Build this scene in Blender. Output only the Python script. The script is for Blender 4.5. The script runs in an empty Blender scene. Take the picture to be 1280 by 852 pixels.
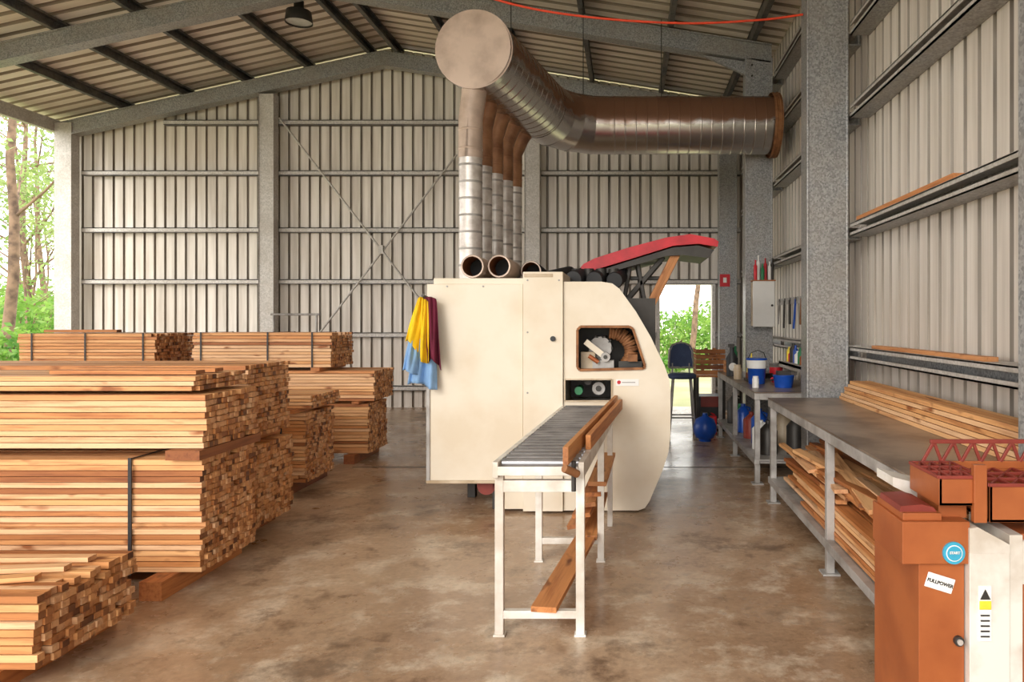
import bpy, math, random
from mathutils import Vector, Matrix
random.seed(7)
R=random.uniform
sc=bpy.context.scene
sc.view_settings.view_transform='Standard'

# ------------------------------------------------------------------ materials
def newmat(name):
    m=bpy.data.materials.new(name); m.use_nodes=True
    nt=m.node_tree; b=nt.nodes['Principled BSDF']
    return m,nt,b
def ramp(nt,fac,stops):
    r=nt.nodes.new('ShaderNodeValToRGB'); e=r.color_ramp.elements
    while len(e)<len(stops): e.new(0.5)
    for el,(p,c) in zip(e,stops):
        el.position=p; el.color=(c[0],c[1],c[2],1)
    nt.links.new(fac,r.inputs[0]); return r.outputs[0]
def noise(nt,scale,detail=4,vec=None,sc3=None,rough=.55):
    tc=nt.nodes.new('ShaderNodeTexCoord') if vec is None else None
    v=tc.outputs['Object'] if vec is None else vec
    if sc3:
        mp=nt.nodes.new('ShaderNodeMapping'); mp.inputs['Scale'].default_value=sc3
        nt.links.new(v,mp.inputs[0]); v=mp.outputs[0]
    n=nt.nodes.new('ShaderNodeTexNoise'); n.inputs['Scale'].default_value=scale
    n.inputs['Detail'].default_value=detail; n.inputs['Roughness'].default_value=rough
    nt.links.new(v,n.inputs['Vector']); return n.outputs[0]
def mix(nt,fac,a,b,mode='MIX'):
    m=nt.nodes.new('ShaderNodeMix'); m.data_type='RGBA'; m.blend_type=mode
    for s,v in ((m.inputs[0],fac),(m.inputs[6],a),(m.inputs[7],b)):
        if isinstance(v,(int,float)): s.default_value=v
        elif isinstance(v,tuple): s.default_value=(v[0],v[1],v[2],1)
        else: nt.links.new(v,s)
    return m.outputs[2]
def bump(nt,b,h,strength=.2,dist=.01):
    bn=nt.nodes.new('ShaderNodeBump'); bn.inputs['Strength'].default_value=strength
    bn.inputs['Distance'].default_value=dist
    nt.links.new(h,bn.inputs['Height']); nt.links.new(bn.outputs[0],b.inputs['Normal'])
def plain(name,c,rough=.5,metal=0,var=.15,scale=6,c2=None,sc3=None,bmp=0):
    m,nt,b=newmat(name)
    n=noise(nt,scale,5,sc3=sc3)
    d=c2 if c2 else tuple(x*(1-var*1.6) for x in c)
    col=ramp(nt,n,[(.35,d),(.6,c)])
    nt.links.new(col,b.inputs['Base Color'])
    b.inputs['Roughness'].default_value=rough; b.inputs['Metallic'].default_value=metal
    if bmp: bump(nt,b,n,bmp)
    return m

def mk_wood(name,dark,mid,light,grain=(2.2,38,38)):
    m,nt,b=newmat(name)
    a=nt.nodes.new('ShaderNodeAttribute'); a.attribute_name='gc'
    t=nt.nodes.new('ShaderNodeAttribute'); t.attribute_name='tint'
    n=noise(nt,1.0,5,vec=a.outputs['Vector'],sc3=grain,rough=.6)
    base=ramp(nt,t.outputs['Fac'],[(0,dark),(.25,mid),(.6,light),(1,(min(1,light[0]*1.04),light[1]*1.22,light[2]*1.65))])
    gr=ramp(nt,n,[(.3,(.56,.40,.31)),(.5,(.92,.87,.84)),(.7,(1.05,1.03,1.0))])
    col=mix(nt,.9,base,gr,'MULTIPLY')
    kn=noise(nt,1.0,2,vec=a.outputs['Vector'],sc3=(3.5,9,9))
    kf=ramp(nt,kn,[(.64,(0,0,0)),(.72,(1,1,1))])
    col=mix(nt,kf,col,(dark[0]*.8,dark[1]*.7,dark[2]*.6))
    nt.links.new(col,b.inputs['Base Color']); b.inputs['Roughness'].default_value=.6
    bump(nt,b,n,.15,.003)
    return m
M={}
M['wood']=mk_wood('timber',(.36,.13,.035),(.64,.28,.09),(.79,.44,.185))
M['wood_end']=mk_wood('timber_end_grain',(.13,.045,.015),(.36,.14,.045),(.62,.30,.115),(30,30,30))
M['wood_red']=mk_wood('timber_brown',(.20,.06,.015),(.44,.155,.04),(.60,.25,.08))

def mk_galv(name,c1,c2,rough=.4,metal=.6,scale=45):
    m,nt,b=newmat(name)
    tc=nt.nodes.new('ShaderNodeTexCoord')
    v=nt.nodes.new('ShaderNodeTexVoronoi'); v.inputs['Scale'].default_value=scale
    nt.links.new(tc.outputs['Object'],v.inputs['Vector'])
    bw=nt.nodes.new('ShaderNodeRGBToBW'); nt.links.new(v.outputs['Color'],bw.inputs[0])
    col=ramp(nt,bw.outputs[0],[(.15,c1),(.85,c2)])
    n=noise(nt,2.5,5)
    col=mix(nt,ramp(nt,n,[(.4,(0,0,0)),(.75,(.5,.5,.5))]),col,(.36,.31,.25))
    nt.links.new(col,b.inputs['Base Color'])
    b.inputs['Roughness'].default_value=rough; b.inputs['Metallic'].default_value=metal
    return m
M['galv']=mk_galv('galvanised_steel',(.21,.215,.22),(.43,.435,.44),scale=70,metal=.4)
M['galv_l']=mk_galv('galvanised_girt',(.46,.44,.41),(.64,.61,.58),.5,.25,50)
M['galv_shade']=mk_galv('galvanised_shaded',(.06,.06,.062),(.12,.12,.125),.5,.4,30)  # steel darkened to paint in shade: purlins under the roof, girt undersides

def mk_sheet(name,c,c2,sc3,metal=.15,rough=.5,stain=(.46,.36,.26)):
    m,nt,b=newmat(name)
    n=noise(nt,1.0,5,sc3=sc3)
    col=ramp(nt,n,[(.32,c2),(.62,c)])
    n2=noise(nt,.5,3)
    col=mix(nt,ramp(nt,n2,[(.45,(0,0,0)),(.8,(.45,.45,.45))]),col,stain)
    nt.links.new(col,b.inputs['Base Color'])
    b.inputs['Roughness'].default_value=rough; b.inputs['Metallic'].default_value=metal
    return m
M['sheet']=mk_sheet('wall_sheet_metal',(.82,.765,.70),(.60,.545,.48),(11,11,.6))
M['groove_shade']=mk_sheet('wall_sheet_rib_shaded',(.36,.32,.275),(.20,.17,.14),(8,8,.8))  # recess faces darkened: groove shade painted into the sheet colour
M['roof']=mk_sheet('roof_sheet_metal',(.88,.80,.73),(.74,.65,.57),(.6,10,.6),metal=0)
M['roofg_shade']=mk_sheet('roof_sheet_rib_shaded',(.36,.30,.25),(.22,.175,.14),(.6,6,.8),metal=0)  # roof recesses painted darker too, shade put into the colour

# concrete
m,nt,b=newmat('concrete_floor')
n1=noise(nt,.55,7,rough=.65); n2=noise(nt,2.6,8,rough=.7); n3=noise(nt,28,3); n4=noise(nt,1.1,7,rough=.78); n5=noise(nt,7,6,rough=.7)
c=ramp(nt,n1,[(.3,(.25,.145,.08)),(.45,(.43,.275,.165)),(.58,(.54,.375,.24)),(.75,(.36,.225,.135))])
c=mix(nt,ramp(nt,n2,[(.50,(0,0,0)),(.62,(.85,.85,.85))]),c,(.70,.56,.41))
c=mix(nt,ramp(nt,n2,[(.32,(.85,.85,.85)),(.44,(0,0,0))]),c,(.17,.09,.045))
c=mix(nt,ramp(nt,n4,[(.53,(0,0,0)),(.63,(.72,.72,.72))]),c,(.15,.088,.052))
c=mix(nt,ramp(nt,n5,[(.58,(0,0,0)),(.70,(.55,.55,.55))]),c,(.13,.07,.04))
c=mix(nt,.4,c,ramp(nt,n3,[(.3,(.45,.45,.45)),(.7,(1,1,1))]),'MULTIPLY')
nt.links.new(c,b.inputs['Base Color'])
r=ramp(nt,n1,[(.35,(.15,.15,.15)),(.6,(.38,.38,.38))]); nt.links.new(r,b.inputs['Roughness'])
bump(nt,b,n2,.12,.01); M['conc']=m

# duct: galvanised, dust settles on upward faces
def mk_duct(name,dust,lo,hi):
    m,nt,b=newmat(name)
    g=nt.nodes.new('ShaderNodeNewGeometry'); s=nt.nodes.new('ShaderNodeSeparateXYZ')
    nt.links.new(g.outputs['Normal'],s.inputs[0])
    n=noise(nt,5,5)
    ad=nt.nodes.new('ShaderNodeMath'); ad.operation='MULTIPLY_ADD'; ad.inputs[1].default_value=.5; 
    nt.links.new(n,ad.inputs[0]); nt.links.new(s.outputs['Z'],ad.inputs[2])
    f=ramp(nt,ad.outputs[0],[(lo,(0,0,0)),(hi,(.94,.94,.94))])
    col=mix(nt,f,(.56,.53,.51),dust); nt.links.new(col,b.inputs['Base Color'])
    inv=ramp(nt,ad.outputs[0],[(lo,(.95,.95,.95)),(hi,(.3,.3,.3))])
    nt.links.new(inv,b.inputs['Metallic']); b.inputs['Roughness'].default_value=.27
    return m
M['duct']=mk_duct('spiral_duct_steel',(.20,.085,.038),.02,.22)
M['rustduct']=plain('rusty_duct',(.40,.20,.10),.45,.3,c2=(.22,.10,.05),scale=5)
M['pipe']=plain('pipe_steel',(.72,.68,.64),.35,.4,c2=(.5,.45,.41),scale=8)
M['cap']=plain('duct_cap',(.64,.50,.41),.45,.2,c2=(.46,.35,.28),scale=4)
M['cream']=plain('cream_enamel',(.77,.69,.56),.38,0,c2=(.70,.60,.455),scale=2.2)
M['cream2']=plain('cream_enamel_dusty',(.60,.49,.35),.45,0,c2=(.42,.31,.19),scale=4)
M['rust']=plain('rust_edge',(.34,.15,.06),.7,.2,c2=(.2,.08,.03),scale=12)
M['white']=plain('white_steel_paint',(.78,.75,.69),.45,.1,c2=(.55,.48,.40),scale=5)
M['black']=plain('black_rubber',(.02,.02,.022),.5)
M['dark']=plain('dark_steel',(.06,.055,.05),.5,.5)
M['roller']=plain('roller_steel',(.44,.44,.46),.3,.7,c2=(.28,.28,.29))
M['red']=plain('red_vinyl',(.66,.015,.03),.45,0,c2=(.45,.01,.02),scale=5)
M['dkred']=plain('dark_red_plastic',(.25,.035,.022),.5)
M['orange']=plain('orange_enamel',(.40,.115,.032),.42,.1,c2=(.31,.08,.022),scale=4)
M['blue']=plain('blue_plastic',(.01,.08,.45),.35)
M['navy']=plain('navy_fabric',(.06,.09,.19),.8)
M['ltblue']=plain('light_blue_cotton',(.25,.44,.72),.9)
M['yellow']=plain('yellow_cotton',(.92,.60,.01),.85)
M['maroon']=plain('maroon_cotton',(.15,.01,.035),.85)
M['green']=plain('green_plastic',(.02,.22,.08),.4)
M['cyan']=plain('cyan_label',(.05,.40,.6),.4)
M['paper']=plain('white_label',(.82,.81,.78),.5,var=.03)
M['yelp']=plain('yellow_label',(.9,.7,.05),.5)
M['benchtop']=plain('bench_steel_top',(.32,.24,.18),.34,.25,c2=(.13,.09,.065),scale=3)
M['greysteel']=plain('grey_painted_steel',(.44,.42,.40),.5,.2,c2=(.27,.25,.23),scale=6)
M['cable']=plain('orange_red_cable',(.85,.07,.02),.5)
M['bark']=plain('eucalypt_bark',(.26,.17,.11),.9,c2=(.10,.065,.045),scale=5,bmp=.5)
M['ground']=plain('grassy_ground',(.42,.38,.22),1,c2=(.26,.30,.12),scale=.6)
M['glass']=plain('grey_lens',(.6,.6,.6),.2)
def mk_leaf(name,a,b2):
    m,nt,b=newmat(name)
    n=noise(nt,1.5,3); col=ramp(nt,n,[(.35,a),(.65,b2)])
    nt.links.new(col,b.inputs['Base Color']); b.inputs['Roughness'].default_value=.6
    tr=nt.nodes.new('ShaderNodeBsdfTranslucent'); nt.links.new(col,tr.inputs[0])
    ms=nt.nodes.new('ShaderNodeMixShader'); ms.inputs[0].default_value=.45
    out=nt.nodes['Material Output']
    nt.links.new(b.outputs[0],ms.inputs[1]); nt.links.new(tr.outputs[0],ms.inputs[2]); nt.links.new(ms.outputs[0],out.inputs[0])
    return m
M['leaf']=mk_leaf('gum_leaves',(.16,.26,.06),(.38,.47,.17))
M['leaf2']=mk_leaf('bush_leaves',(.09,.25,.03),(.32,.50,.10))

# ------------------------------------------------------------------ mesh builder
class MB:
    def __init__(s,name):
        s.name=name; s.v=[]; s.f=[]; s.fm=[]; s.fs=[]; s.mats=[]; s.gc=[]; s.t=[]
    def mi(s,m):
        if m not in s.mats: s.mats.append(m)
        return s.mats.index(m)
    def add(s,vs,fs,mat,smooth=False,gc=None,tint=.5):
        o=len(s.v); s.v+= [tuple(p) for p in vs]
        s.gc+= gc if gc else [tuple(p) for p in vs]
        s.t+= [tint]*len(vs)
        k=s.mi(mat)
        for f in fs:
            s.f.append([i+o for i in f]); s.fm.append(k); s.fs.append(smooth)
    def box(s,x0,x1,y0,y1,z0,z1,mat,rot=None,tint=None):
        c=Vector(((x0+x1)/2,(y0+y1)/2,(z0+z1)/2)); h=Vector((abs(x1-x0)/2,abs(y1-y0)/2,abs(z1-z0)/2))
        s.obox(c,h,rot,mat,tint)
    def obox(s,c,h,rot,mat,tint=None,axis=None):
        c=Vector(c); h=Vector(h)
        L=[Vector((a*h[0],b*h[1],d*h[2])) for a in(-1,1) for b in(-1,1) for d in(-1,1)]
        vs=[c+(rot@l if rot else l) for l in L]
        if axis is None: axis=max(range(3),key=lambda i:h[i])
        oth=[i for i in range(3) if i!=axis]
        ro=Vector((R(0,50),R(0,50),R(0,50)))
        gc=[(ro[0]+l[axis],ro[1]+l[oth[0]],ro[2]+l[oth[1]]) for l in L]
        fs=[(0,1,3,2),(4,6,7,5),(0,4,5,1),(2,3,7,6),(0,2,6,4),(1,5,7,3)]
        n0=len(s.fm)
        s.add(vs,fs,mat,False,gc,R(0,1) if tint is None else tint)
        if mat=='wood':
            k=s.mi('wood_end'); s.fm[n0+2*axis]=k; s.fm[n0+2*axis+1]=k
    def beam(s,p0,p1,w,h,mat,roll=0,tint=None):
        p0=Vector(p0);p1=Vector(p1); d=p1-p0; L=d.length
        q=d.to_track_quat('X','Z').to_matrix() @ Matrix.Rotation(roll,3,'X')
        s.obox((p0+p1)/2,(L/2,w/2,h/2),q,mat,tint,0)
    def tube(s,path,rad,mat,seg=20,caps=True,capmat=None):
        path=[Vector(p) for p in path]; n=len(path)
        if not isinstance(rad,(list,tuple)): rad=[rad]*n
        T=[]
        for i in range(n):
            a=path[max(0,i-1)]; b=path[min(n-1,i+1)]
            d=(b-a); T.append(d.normalized() if d.length>1e-9 else (T[-1] if T else Vector((0,0,1))))
        ref=Vector((0,0,1)) if abs(T[0].z)<.9 else Vector((0,1,0))
        u=(ref-T[0]*ref.dot(T[0])).normalized(); vs=[]
        for i in range(n):
            u=(u-T[i]*u.dot(T[i])).normalized(); w=T[i].cross(u)
            for k in range(seg):
                a=2*math.pi*k/seg
                vs.append(path[i]+(u*math.cos(a)+w*math.sin(a))*rad[i])
        fs=[(i*seg+k,i*seg+(k+1)%seg,(i+1)*seg+(k+1)%seg,(i+1)*seg+k) for i in range(n-1) for k in range(seg)]
        s.add(vs,fs,mat,True)
        if caps:
            cm=capmat or mat
            s.add(vs[:seg],[tuple(range(seg))[::-1]],cm); s.add(vs[-seg:],[tuple(range(seg))],cm)
    def cyl(s,p0,p1,r,mat,seg=20,r1=None,caps=True,capmat=None):
        s.tube([p0,p1],[r,r if r1 is None else r1],mat,seg,caps,capmat)
    def ribbed(s,p0,p1,r,step,mat,seg=28,caps=False,ph=.015,capmat=None,ribmat=None):
        p0=Vector(p0);p1=Vector(p1);d=p1-p0;L=d.length;n=max(1,int(L/step))
        s.tube([p0,p1],r,mat,seg,caps,capmat)
        for i in range(n):
            a=p0+d*((i+.5)/n); t=d.normalized()*.008
            s.tube([a-t*1.4,a-t*.6,a+t*.6,a+t*1.4],[r*1.001,r*(1+ph),r*(1+ph),r*1.001],ribmat or mat,seg,False)
    def prism(s,pts,y0,y1,mat,capmat=None,smooth=False,caps=True):
        n=len(pts); vs=[(x,y0,z) for x,z in pts]+[(x,y1,z) for x,z in pts]
        s.add(vs,[(i,(i+1)%n,n+(i+1)%n,n+i) for i in range(n)],mat,smooth)
        if caps: s.add(vs,[tuple(range(n)),tuple(range(2*n-1,n-1,-1))],capmat or mat)
    def lathe(s,c,prof,mat,seg=20):
        s.tube([(c[0],c[1],c[2]+z) for r,z in prof],[max(r,.0005) for r,z in prof],mat,seg,True)
    def grid(s,fn,nu,nv,mat,smooth=True):
        vs=[fn(i/nu,j/nv) for j in range(nv+1) for i in range(nu+1)]
        fs=[(j*(nu+1)+i,j*(nu+1)+i+1,(j+1)*(nu+1)+i+1,(j+1)*(nu+1)+i) for j in range(nv) for i in range(nu)]
        s.add(vs,fs,mat,smooth)
    def build(s,bevel=0,solid=0,parent=None,fix=True):
        me=bpy.data.meshes.new(s.name); me.from_pydata(s.v,[],s.f)
        for m in s.mats: me.materials.append(M[m])
        me.polygons.foreach_set('material_index',s.fm); me.polygons.foreach_set('use_smooth',s.fs)
        a=me.attributes.new('gc','FLOAT_VECTOR','POINT'); a.data.foreach_set('vector',[x for p in s.gc for x in p])
        a=me.attributes.new('tint','FLOAT','POINT'); a.data.foreach_set('value',s.t)
        me.update()
        if fix:
            import bmesh
            bm=bmesh.new(); bm.from_mesh(me)
            bmesh.ops.recalc_face_normals(bm,faces=bm.faces); bm.to_mesh(me); bm.free()
        o=bpy.data.objects.new(s.name,me); sc.collection.objects.link(o)
        if solid:
            k=o.modifiers.new('solid','SOLIDIFY'); k.thickness=solid
        if bevel:
            k=o.modifiers.new('bevel','BEVEL'); k.width=bevel; k.segments=2; k.limit_method='ANGLE'; k.angle_limit=math.radians(50)
        if parent: o.parent=parent
        return o
def plate(name,loops,y,th,mat,parent):
    """flat sheet in the XZ plane with cut-outs (first loop = outline)"""
    cu=bpy.data.curves.new(name,'CURVE'); cu.dimensions='2D'; cu.fill_mode='BOTH'; cu.extrude=th/2
    for lp in loops:
        sp=cu.splines.new('POLY'); sp.points.add(len(lp)-1)
        for p,(x,z) in zip(sp.points,lp): p.co=(x,z,0,1)
        sp.use_cyclic_u=True
    ob=bpy.data.objects.new(name,cu); sc.collection.objects.link(ob)
    dg=bpy.context.evaluated_depsgraph_get(); me=bpy.data.meshes.new_from_object(ob.evaluated_get(dg))
    bpy.data.objects.remove(ob)
    me.transform(Matrix.Translation((0,y,0))@Matrix.Rotation(math.pi/2,4,'X'))
    me.materials.clear(); me.materials.append(M[mat])
    o=bpy.data.objects.new(name,me); sc.collection.objects.link(o); o.parent=parent
    return o
def empty(name):
    e=bpy.data.objects.new(name,None); sc.collection.objects.link(e); return e
def text(body,loc,size,mat,parent,rotz=0,tilt=0,name='lettering'):
    cu=bpy.data.curves.new(name,'FONT'); cu.body=body; cu.size=size; cu.align_x='CENTER'; cu.align_y='CENTER'; cu.extrude=.0008; cu.offset=.0004
    o=bpy.data.objects.new(name,cu); sc.collection.objects.link(o)
    o.data.materials.append(M[mat]); o.location=loc; o.rotation_euler=(math.pi/2,tilt,rotz); o.parent=parent
    return o

# ------------------------------------------------------------------ shell
XL,XR,XA=-10.25,2.2,-4.4
YB,YF=13.25,-2.5
def zr(x,off=0):   # rafter centreline height
    return (6.3-.222*(XA-x) if x<XA else 6.3-.155*(x-XA))+off
o=MB('floor'); o.box(XL-.3,XR+.1,YF,YB+.1,-.12,0,'conc'); o.build()
o=MB('ground'); o.box(-70,50,-30,80,-.3,-.13,'ground'); o.build()
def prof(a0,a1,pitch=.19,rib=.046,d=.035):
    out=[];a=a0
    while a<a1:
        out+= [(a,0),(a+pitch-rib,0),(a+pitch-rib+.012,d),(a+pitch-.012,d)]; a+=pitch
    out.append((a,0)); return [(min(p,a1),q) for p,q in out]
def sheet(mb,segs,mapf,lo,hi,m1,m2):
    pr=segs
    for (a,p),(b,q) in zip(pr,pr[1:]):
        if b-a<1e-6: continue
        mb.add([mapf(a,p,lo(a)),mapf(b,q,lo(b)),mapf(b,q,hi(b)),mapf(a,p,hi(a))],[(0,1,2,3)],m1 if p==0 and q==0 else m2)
DX0,DX1,DZ=.58,1.53,2.25
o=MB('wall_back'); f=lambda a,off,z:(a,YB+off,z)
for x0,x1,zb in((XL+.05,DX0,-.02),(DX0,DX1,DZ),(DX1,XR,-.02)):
    sheet(o,prof(x0,x1),f,lambda a:zb,lambda a:zr(a,.30),'sheet','groove_shade')
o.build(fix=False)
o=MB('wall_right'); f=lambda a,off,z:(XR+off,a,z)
sheet(o,prof(YF,YB,.19),f,lambda a:-.02,lambda a:5.6,'sheet','groove_shade'); o.build(fix=False)
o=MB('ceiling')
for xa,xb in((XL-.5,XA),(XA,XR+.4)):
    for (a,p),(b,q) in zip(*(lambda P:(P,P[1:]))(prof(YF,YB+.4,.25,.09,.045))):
        o.add([(xa,a,zr(xa,.32)+p),(xb,a,zr(xb,.32)+p),(xb,b,zr(xb,.32)+q),(xa,b,zr(xa,.32)+q)],[(0,1,2,3)],'roof' if p==0 and q==0 else 'roofg_shade')
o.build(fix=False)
# purlins
o=MB('roof_purlins')
for x in(-9.1,-8.0,-6.9,-5.78,-4.65,-4.15,-3.0,-1.85,-.65,.6,1.75):
    z=zr(x,.15); y0,y1=YF,YB
    o.box(x-.035,x+.035,y0,y1,z+.13,z+.16,'galv_shade'); o.box(x-.035,x-.025,y0,y1,z,z+.16,'galv_shade'); o.box(x-.035,x+.035,y0,y1,z-.01,z+.01,'galv_shade')
z=zr(XL,0); o.box(XL-.12,XL-.02,YF,YB,z-.02,z+.2,'galv_l')
o.build()
# frames
for i,y in enumerate((12.98,10.1,6.67,2.90,-.7)):
    o=MB('portal_frame')
    hw=.1
    for x0,x1 in((XL,XA),(XA,2.0)):
        pts=[(x0,zr(x0,-.13)),(x1,zr(x1,-.13)),(x1,zr(x1,.12)),(x0,zr(x0,.12))]
        o.prism(pts,y-hw*.7,y+hw*.7,'galv')
        for a in(-.135,.11):
            o.prism([(x0,zr(x0,a)),(x1,zr(x1,a)),(x1,zr(x1,a+.02)),(x0,zr(x0,a+.02))],y-hw,y+hw,'galv')
    w=.3 if i==0 else .36
    zt=zr(1.8,-.1)
    o.box(1.64,1.64+w,y-hw,y+hw,0,zt,'galv')
    o.box(1.63,1.65,y-hw-.012,y+hw+.012,0,zt,'galv'); o.box(1.63+w,1.65+w,y-hw-.012,y+hw+.012,0,zt,'galv')
    o.box(1.58,1.72+w,y-hw-.04,y+hw+.04,0,.02,'galv')
    o.prism([(1.05,zr(1.05,-.15)),(1.64,zr(1.64,-.15)),(1.64,zr(1.64,-.33))],y-.03,y+.03,'galv')
    o.box(XL-.02,XL+.29,y-hw,y+hw,-.1,zr(XL,.14),'galv_l')
    for zz in(zt-.1,zt-.25): o.cyl((1.72,y-hw-.02,zz),(1.72,y-hw+.02,zz),.014,'dark',8)
    o.build(bevel=.006)
# back wall mullion columns
for x in(-6.62,-1.85):
    o=MB('wall_column'); o.box(x,x+.26,12.92,13.09,0,zr(x,-.14),'galv_l'); o.box(x-.008,x,12.90,13.09,0,zr(x,-.14),'galv_l'); o.box(x+.26,x+.268,12.90,13.09,0,zr(x,-.14),'galv_l'); o.build(bevel=.004)
# girts
def girt_back(o,x0,x1,z):
    o.box(x0,x1,13.10,YB-.002,z+.03,z+.045,'galv_l'); o.box(x0,x1,13.10,13.11,z-.03,z+.045,'galv_l'); o.box(x0,x1,13.10,13.22,z-.042,z-.032,'galv_shade')  # dark bottom strip paints the shadow line below each girt
o=MB('girts_back')
for z in(5.2,4.28,3.24,2.30,1.33,.36):
    xs=[(XL+.3,DX0-.07),(DX1+.07,2.05)] if z<DZ else [(XL+.3,2.05)]
    for a,b in xs:
        if zr(a)<z: a=XA-(6.3-z-.2)/.222
        girt_back(o,a,b,z)
o.build()
o=MB('girts_right')
for z in(5.0,4.25,3.50,2.42,1.30,.4):
    for y0,y1 in((YF,2.78),(3.02,6.55),(6.79,9.98),(10.22,12.85)):
        m_='galv_l'
        o.box(2.02,XR-.002,y0,y1,z-.06,z-.048,'galv'); o.box(2.02,2.032,y0,y1,z-.06,z-.025,m_); o.box(2.02,2.032,y0,y1,z+.025,z+.06,m_); o.box(2.17,2.185,y0,y1,z-.05,z+.05,'galv'); o.box(2.02,XR-.002,y0,y1,z+.05,z+.062,'galv_l')
o.build()
o=MB('door_frame')
o.box(DX0-.06,DX0,13.1,13.32,0,DZ+.06,'galv_l'); o.box(DX1,DX1+.06,13.1,13.32,0,DZ+.06,'galv_l'); o.box(DX0,DX1,13.1,13.32,DZ,DZ+.06,'galv_l'); o.build()
o=MB('cross_bracing')
o.cyl((-6.3,13.0,5.25),(-3.7,13.0,1.9),.018,'galv_l',8); o.cyl((-3.1,13.04,4.6),(-5.6,13.04,1.35),.018,'galv_l',8)
o.box(-4.5,-4.42,12.98,13.06,2.8,2.95,'galv_l'); o.build()
o=MB('steel_rack')
for x in(-6.2,-5.45): o.cyl((x,12.6,0),(x,12.6,1.72),.02,'greysteel',10)
for z in(.6,1.2,1.7): o.cyl((-6.25,12.6,z),(-5.4,12.6,z),.02,'greysteel',10)
o.build()
o=MB('floor_joint'); o.box(-3,2.2,7.83,7.85,-.01,.002,'dark'); o.build()

# ------------------------------------------------------------------ timber stacks
def stack(name,bundles,bearers,bw=.045,bh=.034):
    o=MB(name)
    for bd in bundles:
        x0,x1,y0,y1,z0,z1=bd[:6]; straps=bd[6] if len(bd)>6 else []
        nz=round((z1-z0)/bh); hh=(z1-z0)/nz; ny=round((y1-y0)/bw); ww=(y1-y0)/ny
        for k in range(nz):
            jy=R(-.007,.007); long=R(-.006,.006)
            for j in range(ny):
                if k==nz-1 and R(0,1)<.12: continue
                e=x1+long+R(-.014,.010)-(R(.02,.06) if R(0,1)<.06 else 0)
                g=R(.0,.003)
                z=z0+k*hh
                o.box(x0+R(-.02,.02),e,y0+j*ww+.002+jy,y0+(j+1)*ww-.002+jy,z+g,z+hh-.0032,'wood',tint=min(1,max(0,random.gauss(.55,.32))))
        for sx in straps:
            o.box(sx-.009,sx+.009,y0-.013,y0-.010,z0-.004,z1+.004,'black'); o.box(sx-.009,sx+.009,y1+.009,y1+.012,z0-.004,z1+.004,'black')
            o.box(sx-.009,sx+.009,y0-.013,y1+.012,z1+.002,z1+.005,'black')
    for (x,y0,y1,z0,z1,w) in bearers:
        o.box(x-w/2,x+w/2,y0,y1,z0,z1,'wood_red',tint=R(.0,.5))
    return o
s=stack('timber_stack',[(-5.2,-2.55,3.1,3.72,.09,.41)],[(-2.75,3.0,3.8,0,.088,.1),(-4.6,3.05,3.78,0,.088,.1)])
for i in range(3): s.beam((-3.3+R(-.1,.1),3.15+i*.2,.425),(-2.72+R(0,.1),3.3+i*.13,.425),.06,.022,'wood')
s.build()
s=stack('timber_stack',[(-5.4,-2.52,4.25,4.86,.11,.40,[-2.93]),(-5.4,-2.52,4.25,4.86,.405,.78,[-2.93]),(-5.4,-2.50,4.26,4.86,.84,1.16),(-5.35,-2.56,4.26,4.84,1.18,1.27)],
  [(-2.72,4.1,4.95,0,.108,.13),(-4.4,4.2,4.95,0,.108,.12),(-2.6,4.2,4.9,.782,.838,.2),(-4.4,4.2,4.9,.782,.838,.12)])
for x in(-2.93,): s.box(x-.01,x+.01,4.231,4.236,.1,.79,'black')
for i in range(2): s.beam((-3.5,4.4+i*.2,1.285),(-2.6,4.38+i*.2,1.285),.09,.022,'wood')
s.build()
stack('timber_stack',[(-5.5,-2.66,5.1,5.72,.11,.70),(-5.5,-2.70,5.1,5.74,.75,1.28)],[(-2.9,5.0,5.8,0,.108,.12),(-4.6,5.0,5.8,0,.108,.12),(-2.85,5.05,5.78,.702,.748,.12),(-4.6,5.05,5.78,.702,.748,.12)]).build()
s=stack('timber_stack',[(-5.5,-2.98,6.65,7.3,.1,.74,[-3.2]),(-5.5,-2.93,6.68,7.35,.78,.90)],[(-3.15,6.55,7.4,0,.098,.12),(-4.8,6.55,7.4,0,.098,.12),(-3.1,6.6,7.4,.742,.778,.1),(-4.8,6.6,7.4,.742,.778,.1)])
s.build()
s=stack('timber_stack',[(-5.3,-2.92,8.1,8.72,.1,.66),(-5.3,-2.86,8.1,8.76,.69,1.03),(-4.9,-3.34,8.1,8.74,1.07,1.46,[-4.8,-4.05,-3.55])],[(-3.1,8.0,8.8,0,.098,.12),(-4.8,8.0,8.8,0,.098,.12),(-3.05,8.05,8.8,.662,.688,.08),(-4.6,8.05,8.8,.662,.688,.08),(-3.5,8.05,8.8,1.032,1.068,.1),(-4.7,8.05,8.8,1.032,1.068,.1)])
s.build()
s=stack('timber_stack',[(-7.1,-5.38,8.1,8.8,.1,1.02),(-6.86,-5.32,8.1,8.86,1.06,1.45,[-6.7,-6.1,-5.45])],[(-5.6,8.0,8.85,0,.098,.12),(-6.8,8.0,8.85,0,.098,.12),(-5.55,8.05,8.85,1.022,1.058,.1),(-6.7,8.05,8.85,1.022,1.058,.1)])
s.beam((-6.7,8.3,1.475),(-5.9,8.35,1.475),.09,.03,'wood'); s.build()

# ------------------------------------------------------------------ dust extraction ducts
o=MB('extraction_duct')
A=Vector((-1.53,7.2,4.3)); B=Vector((-1.12,8.95,4.24)); r=.38
o.ribbed(A,B,r,.14,'duct',36,False,.012)
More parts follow.
